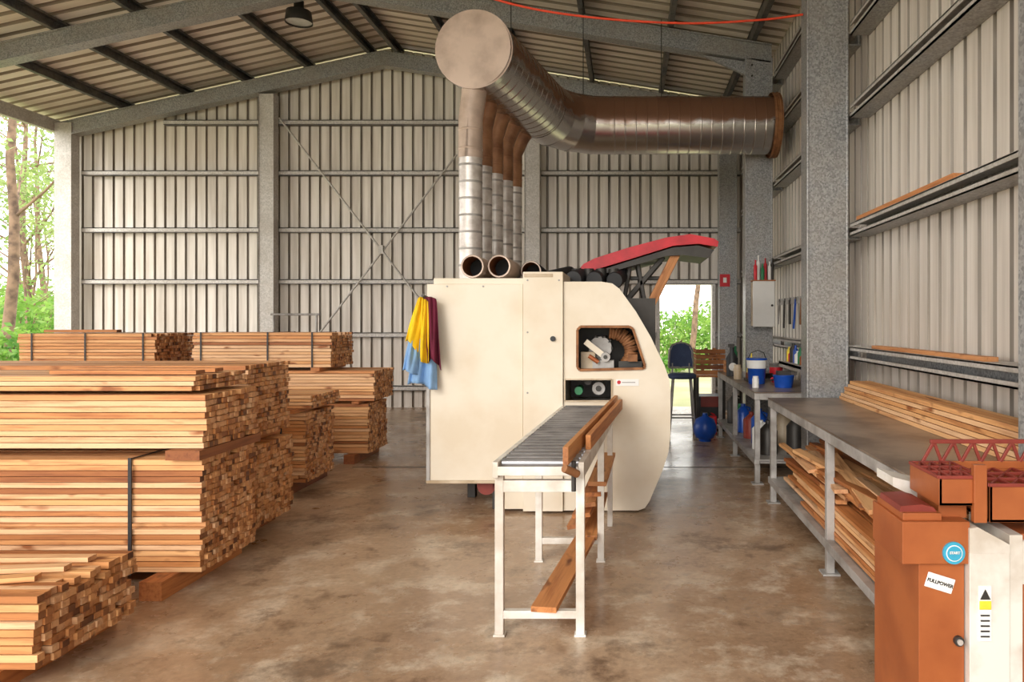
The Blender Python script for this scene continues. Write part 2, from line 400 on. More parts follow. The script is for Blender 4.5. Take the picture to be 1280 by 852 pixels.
# cap
o.cyl(A-Vector((.006,.03,0)),A+Vector((0,.05,0)),r*1.04,'duct',40,capmat='cap')
C=Vector((-.25,9.7,4.22))
ctrl=[B,Vector((-1.0,9.3,4.235)),Vector((-.78,9.56,4.23)),Vector((-.5,9.68,4.22)),C]
for a,b in zip(ctrl,ctrl[1:]):
    d=(b-a).normalized()*.03
    o.tube([a-d,b+d],r,'duct',36,False); o.tube([a-d*.4,a+d*.4],r*1.015,'duct',36,False)
o.ribbed(C,(2.01,9.7,4.22),r,.14,'duct',36,False,.012)
o.ribbed((1.90,9.7,4.22),(2.01,9.7,4.22),r*1.12,.05,'rust',36,False)
n=5
for i in range(n):
    t=i/(n-1); y=7.32+t*1.6
    xt=A.x+(B.x-A.x)*(y-7.2)/1.75; xb=-1.60+.19*t
    rr=.118-(.022 if i else 0)
    o.ribbed((xb,y,1.9),(xb,y,3.25),rr,.16,'pipe',20,False,.014,ribmat='greysteel')
    m_='cap' if i==0 else 'rustduct'
    o.tube([(xb,y,3.24),(xb,y,3.65),(xb+(xt-xb)*.3,y,3.85),(xt-.05,y,4.08)],[rr*1.03,rr*1.03,rr*1.05,rr*1.1],m_,20,False)
    o.ribbed((xb,y,3.24),(xb,y,3.62),rr*1.03,.13,m_,20,False,.03)
for x,y in((-1.3,8.0),(.45,9.7),(-.6,9.65)): o.cyl((x,y,4.2),(x,y,zr(x,.1)),.007,'dark',6)
o.build()

# ------------------------------------------------------------------ moulder machine
mac=empty('planer_moulder_machine')
o=MB('body')
YF0=6.0
out=[(-.535,.02),(-.535,1.92),(-.22,1.92),(-.13,1.905),(-.07,1.86),(.067,1.67),(.19,1.46),(.305,1.22),(.345,1.10),(.353,1.0),(.353,.64),(.335,.50),(.29,.36),(.18,.10),(.14,.04),(.08,.02)]
o.prism(out,YF0+.02,8.5,'cream',smooth=False,caps=False)
o.add([(x,8.5,z) for x,z in out],[tuple(range(len(out)))],'cream')
o.box(-1.667,-.872,5.97,8.3,.26,1.90,'cream')
o.box(-1.62,-.872,6.0,8.3,1.90,1.95,'cream')
o.box(-.868,-.538,5.95,8.4,.02,2.0,'cream')
o.box(-1.67,-1.64,5.955,5.97,.26,1.05,'greysteel'); o.box(-1.67,-.875,5.95,5.972,.25,.275,'cream2')
o.box(-1.15,-.86,6.1,8.2,.0,.26,'dark'); o.box(-1.08,-.868,5.985,6.5,.03,.258,'cream')
o.cyl((-1.2,6.10,.20),(-1.2,6.4,.20),.08,'dkred',20)
o.box(-1.45,-1.38,6.5,6.6,0,.27,'dark'); o.box(-1.45,-1.38,7.9,8.0,0,.27,'dark')
o.cyl((-.62,5.93,1.447),(-.62,5.955,1.447),.022,'black',16)
for x,z in((-.83,1.93),(-.57,1.93),(-.83,1.5),(-.83,.4),(-.83,1.0)): o.cyl((x,5.945,z),(x,5.955,z),.008,'greysteel',8)
o.box(-.86,-.62,5.945,5.952,1.955,1.985,'cream2')
for x,z in((-1.5,1.88),(-1.2,1.88)): o.cyl((x,5.962,z),(x,5.972,z),.008,'greysteel',8)
o.build(bevel=.008,parent=mac)
win=[(-.40,1.187),(-.42,1.21),(-.42,1.52),(-.395,1.547),(.01,1.547),(.04,1.53),(.14,1.225),(.13,1.20)]
slot=[(-.525,.93),(-.525,1.11),(-.135,1.11),(-.135,.93)]
plate('front_panel',[out,win,slot],6.0,.04,'cream',mac)
o=MB('window_trim')
for a,b in zip(win,win[1:]+win[:1]): o.beam((a[0],5.975,a[1]),(b[0],5.975,b[1]),.03,.02,'rust')
for a,b in zip(slot,slot[1:]+slot[:1]): o.beam((a[0],5.975,a[1]),(b[0],5.975,b[1]),.02,.012,'cream2')
o.build(parent=mac)
o=MB('cutter_heads')
o.box(-.52,.25,6.55,6.6,.9,1.8,'dark')
# motor with cooling fins, casting blocks, hose arc, spindle housing
o.cyl((-.24,6.2,1.36),(-.24,6.5,1.36),.10,'greysteel',20)
for k in range(10):
    a=k*math.pi/5; o.beam((-.24+.10*math.cos(a),6.2,1.36+.10*math.sin(a)),(-.24+.10*math.cos(a),6.5,1.36+.10*math.sin(a)),.012,.03,'dark',roll=a)
o.box(-.40,-.28,6.12,6.3,1.19,1.33,'cream2'); o.box(-.30,-.12,6.10,6.22,1.19,1.26,'greysteel')
o.beam((-.36,6.08,1.42),(-.17,6.1,1.27),.03,.05,'cream'); o.cyl((-.19,6.06,1.29),(-.19,6.12,1.29),.04,'greysteel',16); o.cyl((-.19,6.05,1.29),(-.19,6.06,1.29),.018,'dark',10)
o.cyl((-.33,6.07,1.30),(-.25,6.07,1.245),.018,'orange',10)
arc=[(-.16+.19*math.sin(k*.26),6.22,1.33+.17*math.cos(k*.26)) for k in range(10)]
for a,b_ in zip(arc,arc[1:]): o.ribbed(a,b_,.055,.018,'rust',14,False,.12)
o.box(-.08,.12,6.15,6.4,1.19,1.25,'dark'); o.box(.0,.08,6.1,6.2,1.25,1.31,'rust')
o.box(-.5,-.15,6.05,6.5,.84,.90,'greysteel'); o.cyl((-.25,6.12,1.02),(-.25,6.3,1.02),.055,'greysteel',16); o.cyl((-.25,6.11,1.02),(-.25,6.12,1.02),.025,'dark',12)
o.cyl((-.42,6.12,1.0),(-.42,6.3,1.0),.035,'green',16); o.cyl((-.34,6.1,1.08),(-.34,6.3,1.08),.03,'dark',16)
o.build(parent=mac)
o=MB('sticker'); o.box(-.10,.09,5.974,5.979,1.055,1.11,'paper'); o.cyl((-.075,5.972,1.085),(-.075,5.976,1.085),.016,'red',14); o.box(-.05,.06,5.972,5.975,1.08,1.088,'greysteel'); o.build(parent=mac)
o=MB('hoses')
for x,z,y in((-1.33,2.06,6.15),(-1.11,2.065,6.2),(-.93,2.07,6.9)):
    m_='cap' if x<-1 else 'black'
    o.ribbed((x,y,z),(x-.05,y+1.0,z+.02),.095,.045,m_,20,False,.06)
    o.tube([(x,y,z),(x-.02,y+.4,z+.008)],.085,'rust',20,False); o.tube([(x,y,z),(x,y-.001,z)],[.085,.097],'cap',20,False)
    o.cyl((x-.02,y+.4,z+.008),(x-.02,y+.41,z+.008),.09,'black',20)
for i in range(4): o.ribbed((-.70+.19*i,6.6+.1*i,1.98),(-.62+.19*i,7.6,2.09),.075,.04,'black',16,True,.07)
for i in range(4): o.cyl((-.5+.12*i,7.0,1.9),(-.5+.12*i,7.0,2.1),.05,'dark',12)
o.build(parent=mac)

# raised red hood behind
o=MB('red_hood_cover')
pts=[(-.475,2.12),(-.44,2.16),(-.33,2.215),(.0,2.32),(.375,2.42),(.62,2.455),(.86,2.41),(.90,2.38),(.89,2.33),(.70,2.36),(.45,2.34),(.0,2.20),(-.40,2.08)]
o.prism(pts,7.15,7.95,'red')
o.prism([(-.38,2.065),(.0,2.185),(.45,2.325),(.70,2.345),(.86,2.30),(.80,2.22),(.55,2.25),(.38,2.24),(.0,2.13),(-.3,2.045)],7.18,7.92,'dark')
o.beam((.16,7.2,1.62),(.50,7.25,2.30),.035,.09,'wood_red',tint=.9)
for y in(7.3,7.85):
    o.beam((-.02,y,1.80),(.36,y,2.24),.03,.05,'dark'); o.beam((.10,y,2.17),(.22,y,1.50),.03,.04,'dark'); o.beam((-.05,y,1.75),(.02,y,2.15),.03,.04,'dark')
o.beam((.02,7.4,2.03),(.40,7.4,2.03),.03,.04,'dark'); o.build(bevel=.008)

# hanging clothes
clo=empty('hanging_clothes')
def drape(name,mat,y,zt,zb,t0,t1,b0,b1,k,ph,ragged=.05):
    o=MB(name)
    def fn(u,v):
        w=v**.8
        x=(t0+(b0-t0)*w)+((t1+(b1-t1)*w)-(t0+(b0-t0)*w))*u
        z=zt+(zb-zt)*v + ragged*math.sin(u*4+ph)*v
        yy=y-.035*v+.028*math.sin(u*k+ph)*(.3+v)+.01*math.sin(u*k*2.3+v*5)
        return(x,yy,z+ -.02*(2*u-1)**2*(1-v))
    o.grid(fn,28,24,mat); o.build(solid=.004,parent=clo,fix=False)
drape('blue_shirt','ltblue',5.90,1.68,1.06,-1.70,-1.60,-1.80,-1.56,13,.5,.03)
drape('yellow_shirt','yellow',5.86,1.79,1.36,-1.71,-1.66,-1.81,-1.64,10,1.0,.08)
drape('yellow_shirt_sleeve','yellow',5.84,1.77,1.27,-1.68,-1.62,-1.68,-1.60,8,2.0,.02)
drape('maroon_shirt','maroon',5.85,1.79,1.24,-1.67,-1.56,-1.62,-1.51,9,.3,.05)
drape('blue_shirt_sleeve','ltblue',5.83,1.50,1.18,-1.77,-1.72,-1.82,-1.70,7,.9,.02)
o=MB('peg'); o.cyl((-1.66,5.97,1.785),(-1.66,5.82,1.80),.012,'dark',8); o.build(parent=clo)

# ------------------------------------------------------------------ roller conveyor
con=empty('roller_conveyor')
o=MB('frame')
def cx(y): return -.45+.055*(y-3.6)
zt=.87
for sgn in(-1,1):
    o.beam((cx(3.6)+sgn*.215,3.6,zt-.02),(cx(6.0)+sgn*.215,6.0,zt-.02),.03,.08,'white')
for y in(3.66,4.78):
    for sgn in(-1,1):
        x=cx(y)+sgn*.205; o.box(x-.022,x+.022,y-.022,y+.022,0,zt-.05,'white')
        o.box(x-.03,x+.03,y-.03,y+.03,0,.012,'white')
    o.box(cx(y)-.2,cx(y)+.2,y-.02,y+.02,.09 if y<4 else .12,.13 if y<4 else .16,'white')
    o.box(cx(y)-.2,cx(y)+.2,y-.02,y+.02,zt-.14,zt-.08,'white')
o.beam((cx(5.6)+.2,5.6,0.0),(cx(5.6)+.2,5.6,.8),.04,.04,'white')
o.box(cx(3.6)-.2,cx(3.6)+.2,3.585,3.60,zt-.045,zt+.0,'white')
o.build(bevel=.003,parent=con)
o=MB('rollers')
y=3.68
while y<5.98:
    o.cyl((cx(y)-.195,y,zt),(cx(y)+.195,y,zt),.028,'roller',16); o.cyl((cx(y)-.21,y,zt),(cx(y)+.21,y,zt),.008,'greysteel',8); y+=.098
o.build(parent=con)
o=MB('guide_boards')
o.beam((cx(3.5)+.15,3.52,zt+.065),(cx(6.0)+.22,5.95,zt+.065),.028,.09,'wood',tint=.3)
o.beam((cx(3.9)+.215,3.95,zt+.06),(cx(5.8)+.27,5.75,zt+.06),.03,.08,'wood_red',tint=.6)
o.cyl((cx(3.6)+.14,3.5,zt+.01),(cx(3.6)+.20,3.56,zt-.03),.02,'rust',10); o.cyl((cx(3.6)+.18,3.58,zt-.12),(cx(3.6)+.18,3.58,zt+.03),.012,'dark',8)
o.build(bevel=.003,parent=con)
o=MB('stored_boards')
o.beam((cx(3.7)+.02,3.62,.145),(cx(4.8)+.12,4.85,.175),.13,.028,'wood_red',tint=.6)
o.beam((cx(4.8)+.13,4.7,.18),(cx(5.6)+.13,5.6,.25),.1,.03,'wood',tint=.3)
for i in range(5): o.beam((cx(4.8)+.04+.035*i,4.75,.24+.07*i),(cx(5.6)+.10+.02*i,5.7,.30+.06*i),.12,.028,'wood_red' if i%2 else 'wood',roll=R(-.2,.2),tint=R(.2,.6))
o.build(parent=con)

# ------------------------------------------------------------------ benches
def bench(name,x0,x1,y0,y1,zt,legs,shelf):
    o=MB(name)
    o.box(x0,x1,y0,y1,zt-.012,zt,'benchtop')
    o.box(x0,x0+.05,y0,y1,zt-.075,zt-.013,'greysteel'); o.box(x1-.05,x1,y0,y1,zt-.075,zt-.013,'greysteel')
    for y in(y0,y1-.05): o.box(x0+.05,x1-.05,y,y+.05,zt-.075,zt-.013,'greysteel')
    for y in legs:
        for x in(x0+.01,x1-.06):
            o.box(x,x+.05,y-.025,y+.025,0,zt-.076,'greysteel'); o.box(x-.03,x+.08,y-.055,y+.055,0,.012,'greysteel')
        o.box(x0+.06,x1-.06,y-.02,y+.02,shelf-.05,shelf-.01,'greysteel')
    o.box(x0,x0+.05,y0,y1,shelf-.055,shelf,'greysteel'); o.box(x1-.05,x1,y0,y1,shelf-.055,shelf,'greysteel')
    return o
o=bench('steel_workbench',1.24,2.01,3.06,6.38,.914,(3.2,4.55,6.32),.22); o.box(1.29,1.96,3.06,6.38,.20,.215,'greysteel'); o.build(bevel=.003)
o=bench('steel_workbench',1.23,1.98,7.0,9.9,.90,(7.05,8.5,9.85),.25); o.box(1.28,1.93,7.0,9.9,.23,.245,'greysteel'); o.build(bevel=.003)
o=MB('timber_boards')
for k in range(6):
    for j in range(4):
        o.box(1.84+j*.043,1.88+j*.043,3.15+.03*k+R(-.03,.03),6.28-.06*k+R(-.04,.04),.916+k*.031,.945+k*.031-.003,'wood',tint=min(1,max(0,random.gauss(.6,.25))))
o.build()
o=MB('timber_offcuts')
for k in range(8):
    x=1.30
    while x<1.88:
        w_=R(.05,.1); a=R(3.08,3.5); b=a+R(1.6,2.9); b=min(b,6.3)
        o.beam((x+w_/2,a,.232+.027*k+R(0,.003)),(min(1.93,x+w_/2+R(-.015,.02)),b,.232+.027*k+R(0,.003)),w_,.022,'wood' if R(0,1)<.75 else 'wood_red',roll=R(-.02,.02),tint=R(.1,1))
        x+=w_+R(.004,.02)
for i in range(90):
    L=R(.6,1.6); yc=R(3.1+L/2,6.25-L/2); k=i/90
    near=1-min(1,max(0,(yc-3.2)/3.0))
    z=.455+(.11+.09*near)*k; xc=R(1.34,1.86)
    a=R(-.07,.07) if i<60 else R(-.2,.2); tl=R(-.03,.03)
    dx=math.sin(a)*L/2; x0=min(max(xc-dx,1.29),1.93); x1=min(max(xc+dx,1.29),1.93)
    o.beam((x0,yc-L/2,z-tl*L/2),(x1,yc+L/2,z+tl*L/2),R(.045,.1),.024,'wood' if R(0,1)<.7 else 'wood_red',roll=R(-.15,.15))
o.build()
o=MB('plank_on_girt'); o.box(2.03,2.12,4.5,6.4,2.484,2.52,'wood_red',tint=.7); o.build()
o=MB('plank_on_girt'); o.box(2.03,2.11,4.1,6.0,1.364,1.39,'wood_red',tint=.9); o.build()

# bench clutter
def obj(name,fn,bev=0):
    o=MB(name); fn(o); return o.build(bevel=bev)
Z=.902
obj('blue_bucket',lambda o:(o.lathe((1.42,7.95,Z),[(.09,0),(.11,.26),(.118,.26),(.118,.28),(.10,.28)],'blue'),o.lathe((1.42,7.95,Z+.17),[(.107,0),(.115,.09)],'paper'),o.tube([(1.31,7.95,Z+.25),(1.35,7.9,Z+.34),(1.42,7.88,Z+.37),(1.49,7.9,Z+.34),(1.53,7.95,Z+.25)],.005,'dark',6)))
obj('blue_tub',lambda o:(o.lathe((1.62,7.5,Z),[(.09,0),(.11,.12),(.115,.125),(.10,.13)],'blue'),o.box(1.55,1.69,7.45,7.55,Z+.11,Z+.17,'dark')))
obj('spray_bottle',lambda o:(o.lathe((1.30,9.0,Z),[(.07,0),(.075,.22),(.03,.30),(.03,.36)],'black'),o.box(1.25,1.33,8.98,9.02,Z+.36,Z+.40,'dark'),o.cyl((1.30,8.92,Z+.12),(1.30,8.93,Z+.12),.05,'paper')))
obj('thermos_flask',lambda o:(o.lathe((1.38,9.4,Z),[(.05,0),(.05,.28),(.035,.31),(.035,.36)],'green')))
obj('grease_gun',lambda o:(o.cyl((1.60,7.95,Z+.04),(1.8,8.3,Z+.04),.03,'red'),o.cyl((1.56,7.88,Z+.04),(1.60,7.95,Z+.04),.012,'dark'),o.box(1.66,1.72,8.05,8.15,Z,Z+.02,'dark')))
obj('paint_tin',lambda o:(o.lathe((1.80,8.75,Z),[(.08,0),(.08,.17),(.085,.17),(.085,.18)],'greysteel'),o.lathe((1.80,8.75,Z+.03),[(.082,0),(.082,.10)],'red')))
obj('paint_tin',lambda o:(o.lathe((1.6,9.2,Z),[(.09,0),(.09,.2),(.095,.2),(.095,.21)],'blue')))
obj('glass_jar',lambda o:(o.lathe((1.30,8.55,Z),[(.045,0),(.05,.12),(.04,.14),(.042,.17)],'cream2')))
obj('oil_can',lambda o:(o.lathe((1.50,8.75,Z),[(.06,0),(.06,.12),(.015,.18),(.006,.30)],'yelp')))
obj('glass_jar',lambda o:(o.lathe((1.32,7.45,Z),[(.035,0),(.035,.09),(.03,.10),(.03,.12)],'paper')))
obj('tool_box',lambda o:(o.box(1.75,1.92,7.1,7.3,Z,Z+.14,'dark'),o.box(1.76,1.91,7.11,7.29,Z+.14,Z+.17,'dkred'),o.tube([(1.83,7.14,Z+.17),(1.83,7.14,Z+.21),(1.83,7.26,Z+.21),(1.83,7.26,Z+.17)],.01,'black',8)),.006)
obj('hand_plane',lambda o:(o.box(1.35,1.42,8.15,8.4,Z,Z+.03,'dark'),o.box(1.37,1.40,8.32,8.38,Z+.03,Z+.09,'wood_red'),o.cyl((1.385,8.19,Z+.03),(1.385,8.19,Z+.07),.018,'wood_red')),.003)
obj('switch_box',lambda o:(o.box(1.70,1.98,9.76,9.97,1.52,2.12,'cream2'),o.box(1.69,1.99,9.745,9.765,1.51,2.13,'paper'),o.cyl((1.95,9.73,1.8),(1.95,9.745,1.8),.015,'dark')),.008)
def bottles(o):
    o.box(1.70,2.0,9.74,9.97,2.131,2.146,'wood_red')
    for i,(m_,h) in enumerate((('red',.27),('paper',.34),('green',.22),('red',.30),('paper',.25),('dark',.3))):
        x=1.735+.048*i; o.lathe((x,9.8+.05*(i%2),2.148),[(.022,0),(.024,h*.7),(.010,h*.8),(.010,h)],m_,12)
obj('glue_bottles',bottles)
obj('fire_sign',lambda o:(o.box(1.64,1.82,12.855,12.862,2.2,2.42,'red'),o.box(1.70,1.76,12.85,12.856,2.27,2.36,'paper')))
obj('blue_drill',lambda o:(o.cyl((1.92,7.3,1.33),(1.92,7.55,1.33),.045,'blue'),o.box(1.89,1.95,7.5,7.56,1.12,1.33,'blue'),o.cyl((1.92,7.2,1.33),(1.92,7.3,1.33),.02,'dark'),o.beam((1.92,7.4,1.33),(1.92,7.4,1.52),.02,.03,'blue')),.004)
obj('wall_shelf',lambda o:(o.box(1.80,2.0,6.9,8.6,1.085,1.115,'galv_l'),o.box(1.8,1.82,6.9,8.6,1.05,1.12,'galv_l'),o.box(1.84,2.0,6.95,6.98,.95,1.085,'galv_l'),o.box(1.84,2.0,8.5,8.53,.95,1.085,'galv_l')))
def row(o):
    for i,(m_,h,w_) in enumerate((('dark',.16,.04),('orange',.12,.035),('green',.18,.03),('paper',.14,.04),('blue',.2,.03),('dark',.22,.045),('red',.13,.035),('yelp',.17,.03))):
        o.lathe((1.9,7.72+.11*i,1.116),[(w_,0),(w_,h*.7),(w_*.4,h*.85),(w_*.4,h)],m_,12)
obj('shelf_bottles',row)
def hooks(o):
    for i in range(6):
        y=8.0+.3*i; o.beam((2.0,y,1.85),(2.0,y+.05*(i%3),1.50+.05*(i%2)),.02,.03,('dark','rust','blue','dark','dark','greysteel')[i]); o.cyl((2.0,y,1.85),(2.02,y,1.85),.03,'dark')
    o.box(2.005,2.02,7.9,9.7,1.80,1.88,'greysteel')
obj('tool_rail',hooks)
obj('cable_coil',lambda o:o.tube([(1.62+.09*math.cos(i*.5),8.5+.09*math.sin(i*.5),Z+.012+.0012*i) for i in range(50)],.008,'black',6))
obj('cardboard_box',lambda o:(o.box(1.30,1.44,9.62,9.8,Z,Z+.15,'wood_red',tint=.8),o.box(1.30,1.36,9.61,9.81,Z+.15,Z+.155,'wood_red',tint=.9)))
# under bench 2
def jug(o,x,y,m_,h=.3,z=0,w=.09):
    o.lathe((x,y,z),[(w,0),(w*1.03,h*.7),(w*.4,h*.88),(w*.3,h*.9),(w*.3,h)],m_,14); o.tube([(x+w*.8,y,z+h*.6),(x+w*.9,y,z+h*.85),(x+w*.3,y,z+h*.9)],.012,m_,8)
for i,(x,y,m_,h,z) in enumerate(((1.42,7.3,'dark',.34,.246),(1.40,7.6,'paper',.3,.246),(1.45,7.95,'blue',.38,.246),(1.42,8.3,'dkred',.3,.246),(1.40,8.75,'blue',.34,.246),(1.42,9.1,'green',.3,.246),(1.4,9.5,'dark',.4,.246),(1.7,7.3,'dark',.4,.246),(1.7,7.9,'cream2',.4,.246))):
    obj('plastic_jug',lambda o:jug(o,x,y,m_,h,z))
obj('gas_bottle',lambda o:(o.lathe((1.02,9.55,0),[(.08,0),(.08,.03),(.12,.05),(.155,.13),(.155,.2),(.12,.29),(.04,.33),(.03,.37)],'blue',24),o.tube([(.97,9.55,.31),(.97,9.55,.38),(1.07,9.55,.38),(1.07,9.55,.31)],.01,'dark',8)))
def crate(o):
    o.box(.98,1.42,10.35,10.85,.0,.04,'dark')
    for x in(1.0,1.38):
        for y in(10.37,10.8): o.box(x-.02,x+.02,y-.02,y+.02,0,.78,'dark')
    o.box(.97,1.42,10.34,10.86,.78,.81,'wood_red')
    for k in range(5): o.box(.98,1.4,10.36,10.38,.82+k*.075,.88+k*.075,'wood_red',tint=R(.0,.5)); o.box(.98,1.0,10.38,10.84,.82+k*.075,.88+k*.075,'wood_red',tint=.2)
    for k in range(6): o.beam((1.02+.06*k,10.42,.86+R(0,.3)),(1.05+.06*k,10.8,.9+R(0,.35)),.05,.03,'wood_red')
    o.box(1.02,1.36,10.4,10.8,.1,.5,'black'); o.box(1.05,1.3,10.38,10.4,.35,.5,'dkred')
obj('parts_stand',crate)
obj('red_fuel_can',lambda o:(o.box(1.10,1.24,10.05,10.15,0,.26,'red'),o.cyl((1.13,10.1,.26),(1.13,10.1,.31),.02,'black'),o.beam((1.16,10.1,.3),(1.22,10.1,.27),.02,.02,'red')),.01)
# chair
def chair(o):
    x,y=.74,9.9
    def back(u,v):
        a=(u-.5)*2; w=.165*(1-.25*max(0,v-.6)**1.0)
        return(x+a*w,y+.17+.03*(1-a*a),.94+.34*v - (.05*a*a*v))
    o.grid(back,12,10,'navy'); o.grid(lambda u,v:tuple(Vector(back(u,v))+Vector((0,.035,0))),12,10,'navy')
    pts=[back(0,0),back(0,.4),back(0,.8),back(.1,1),back(.3,1),back(.5,1),back(.7,1),back(.9,1),back(1,.8),back(1,.4),back(1,0),back(.5,0),back(0,0)]
    o.tube([Vector(p)+Vector((0,.017,0)) for p in pts],.018,'greysteel',8)
    o.lathe((x,y,.80),[(.17,0),(.2,.02),(.2,.05),(.16,.07)],'navy',24)
    for sx in(-1,1):
        o.tube([(x+sx*.12,y+.19,1.0),(x+sx*.12,y+.2,.82),(x+sx*.14,y+.12,.79)],.012,'greysteel',8)
        for sy in(-1,1): o.cyl((x+sx*.12,y+sy*.12,.80),(x+sx*.18,y+sy*.18,0),.013,'greysteel',8)
        o.cyl((x+sx*.16,y-.16,.28),(x+sx*.16,y+.16,.28),.01,'greysteel',8)
    for sy in(-1,1): o.cyl((x-.16,y+sy*.16,.28),(x+.16,y+sy*.16,.28),.01,'greysteel',8)
obj('drafting_chair',chair)

# ------------------------------------------------------------------ foreground saw machine
saw=empty('docking_saw_machine')
o=MB('cabinet')
o.box(1.01,1.168,2.5,2.95,0,.76,'orange')
o.box(.945,1.178,2.48,2.78,.76,.905,'orange')
o.box(.955,1.09,2.50,2.76,.905,.93,'orange')
o.prism([(.95,.93),(.955,.95),(1.03,.955),(1.07,.945),(1.08,.93)],2.52,2.72,'dkred')
o.box(1.172,1.31,2.47,2.78,0,.80,'white'); o.prism([(1.172,.80),(1.172,.885),(1.20,.89),(1.31,.83),(1.31,.80)],2.47,2.78,'white')
o.prism([(1.03,.99),(1.172,.955),(1.25,.90),(1.25,.87),(1.172,.885),(1.03,.955)],2.80,2.98,'white')
o.box(1.315,1.36,2.48,2.78,0,.86,'white'); o.box(1.36,1.55,2.495,2.78,0,.86,'orange'); o.box(1.36,1.55,2.48,2.50,.69,.84,'white')
o.cyl((1.145,2.485,.49),(1.145,2.5,.49),.017,'dark',16); o.cyl((1.145,2.478,.49),(1.145,2.486,.49),.010,'pipe',12)
o.cyl((1.12,2.472,.80),(1.12,2.482,.80),.038,'cyan',28); o.cyl((1.12,2.470,.80),(1.12,2.473,.80),.028,'paper',24); o.cyl((1.12,2.4685,.80),(1.12,2.471,.80),.025,'cyan',24)
o.box(1.032,1.130,2.494,2.498,.664,.716,'paper',rot=Matrix.Rotation(.3,3,'Y'))
o.box(1.20,1.245,2.464,2.47,.50,.69,'paper'); o.box(1.202,1.243,2.461,2.465,.61,.64,'yelp'); o.prism([(1.205,.645),(1.24,.645),(1.2225,.68)],2.461,2.464,'dark')
for k in range(5): o.box(1.206,1.238,2.461,2.465,.515+k*.018,.521+k*.018,'dark')
o.build(bevel=.006,parent=saw)
text('FULLPOWER',(1.081,2.492,.69),.0165,'dark',saw,tilt=.3)
text('START',(1.12,2.466,.803),.012,'paper',saw)
o=MB('guard_trays')
def tray(x0,x1,y0,y1,z0,z1):
    t=.012
    o.box(x0,x1,y0,y0+t,z0,z1,'orange'); o.box(x0,x1,y1-t,y1,z0,z1,'orange'); o.box(x0,x0+t,y0,y1,z0,z1,'orange'); o.box(x1-t,x1,y0,y1,z0,z1,'orange'); o.box(x0,x1,y0,y1,z0,z0+t,'orange')
    n=4
    for i in range(n+1):
        a=x0+(x1-x0)*i/n; o.beam((a,y0,z1),(a,y1,z1),.010,.012,'dkred')
        if i<n:
            b=x0+(x1-x0)*(i+1)/n
            for j in range(3):
                ya=y0+(y1-y0)*j/3; yb=y0+(y1-y0)*(j+1)/3; o.beam((a,ya,z1),(b,yb,z1),.008,.010,'dkred')
    for j in range(4): ya=y0+(y1-y0)*j/3; o.beam((x0,ya,z1),(x1,ya,z1),.010,.012,'dkred')
tray(1.08,1.235,2.50,2.76,.955,1.055); tray(1.25,1.55,2.49,2.77,.90,1.03)
o.box(1.195,1.24,2.485,2.51,.90,1.10,'orange'); o.box(1.10,1.20,2.55,2.74,.90,.955,'orange')
o.box(1.13,1.55,2.76,2.775,1.03,1.06,'orange')
for i in range(6): o.beam((1.13+.075*i,2.765,1.055),(1.175+.075*i,2.765,1.135),.010,.012,'dkred'); o.beam((1.175+.075*i,2.768,1.135),(1.205+.075*i,2.768,1.055),.010,.012,'dkred')
o.beam((1.16,2.765,1.135),(1.57,2.765,1.135),.014,.016,'dkred')
o.build(bevel=.002,parent=saw)

# ------------------------------------------------------------------ cable, lamp
o=MB('orange_cable')
P=[(-3.2,6.67,5.9),(-2.2,6.67,4.95),(-1.26,6.67,4.58),(-.48,6.67,4.42),(.48,6.67,4.35),(1.22,6.67,4.38),(1.62,6.67,4.43)]
pp=[]
for i in range(len(P)-1):
    p0=Vector(P[max(0,i-1)]);p1=Vector(P[i]);p2=Vector(P[i+1]);p3=Vector(P[min(len(P)-1,i+2)])
    for k in range(8):
        t=k/8; pp.append(.5*((2*p1)+(p2-p0)*t+(2*p0-5*p1+4*p2-p3)*t*t+(-p0+3*p1-3*p2+p3)*t**3))
pp.append(Vector(P[-1])); o.tube(pp,.011,'cable',8); o.build()
def lamp(x,y,z):
    o=MB('high_bay_lamp')
    o.cyl((x,y,z+.18),(x,y,zr(x,.2)),.012,'dark',8); o.cyl((x,y,z+.05),(x,y,z+.2),.07,'dark',20)
    o.tube([(x,y,z+.08),(x,y,z+.05),(x,y,z-.10),(x,y,z-.12)],[.08,.17,.19,.19],'dark',28,False); o.cyl((x,y,z-.095),(x,y,z-.085),.18,'glass',28); o.build()
lamp(-4.80,10.5,6.05)

# ------------------------------------------------------------------ outside vegetation
def leafcloud(o,c,rad,n,sz,mat):
    for _ in range(n):
        while True:
            p=Vector((R(-1,1),R(-1,1),R(-1,1)))
            if p.length<1: break
        p=Vector(c)+Vector((p.x*rad[0],p.y*rad[1],p.z*rad[2]))
        d=Vector((R(-1,1),R(-1,1),R(-1.2,.4))).normalized()*sz*R(.6,1.3); w=d.cross(Vector((R(-1,1),R(-1,1),R(-1,1)))).normalized()*sz*.22
        o.add([p,p+d*.5+w,p+d,p+d*.5-w],[(0,1,2,3)],mat)
def gum(x,y,h,r,seed,dense=1,lo=3):
    random.seed(seed); o=MB('gum_tree')
    pts=[];px,py=x,y
    for i in range(9):
        pts.append((px,py,-.15+h*i/8)); px+=R(-.13,.13)*h*.12; py+=R(-.1,.1)*h*.1
    o.tube(pts,[r*(1.15-.11*i) for i in range(9)],'bark',10)
    for k in range(9):
        i=random.randint(lo,7); b=Vector(pts[i]); a=R(0,6.28); L=R(.15,.28)*h
        e=b+Vector((math.cos(a)*L,math.sin(a)*L,L*R(.4,1.1))); m_=(b+e)/2+Vector((0,0,-.05*L))
        o.tube([b,m_,e],[r*.35,r*.22,r*.08],'bark',6)
        leafcloud(o,e,(h*.12,h*.12,h*.08),int(170*dense),.2,'leaf')
    leafcloud(o,pts[-1],(h*.16,h*.16,h*.12),int(300*dense),.2,'leaf'); o.build(fix=False)
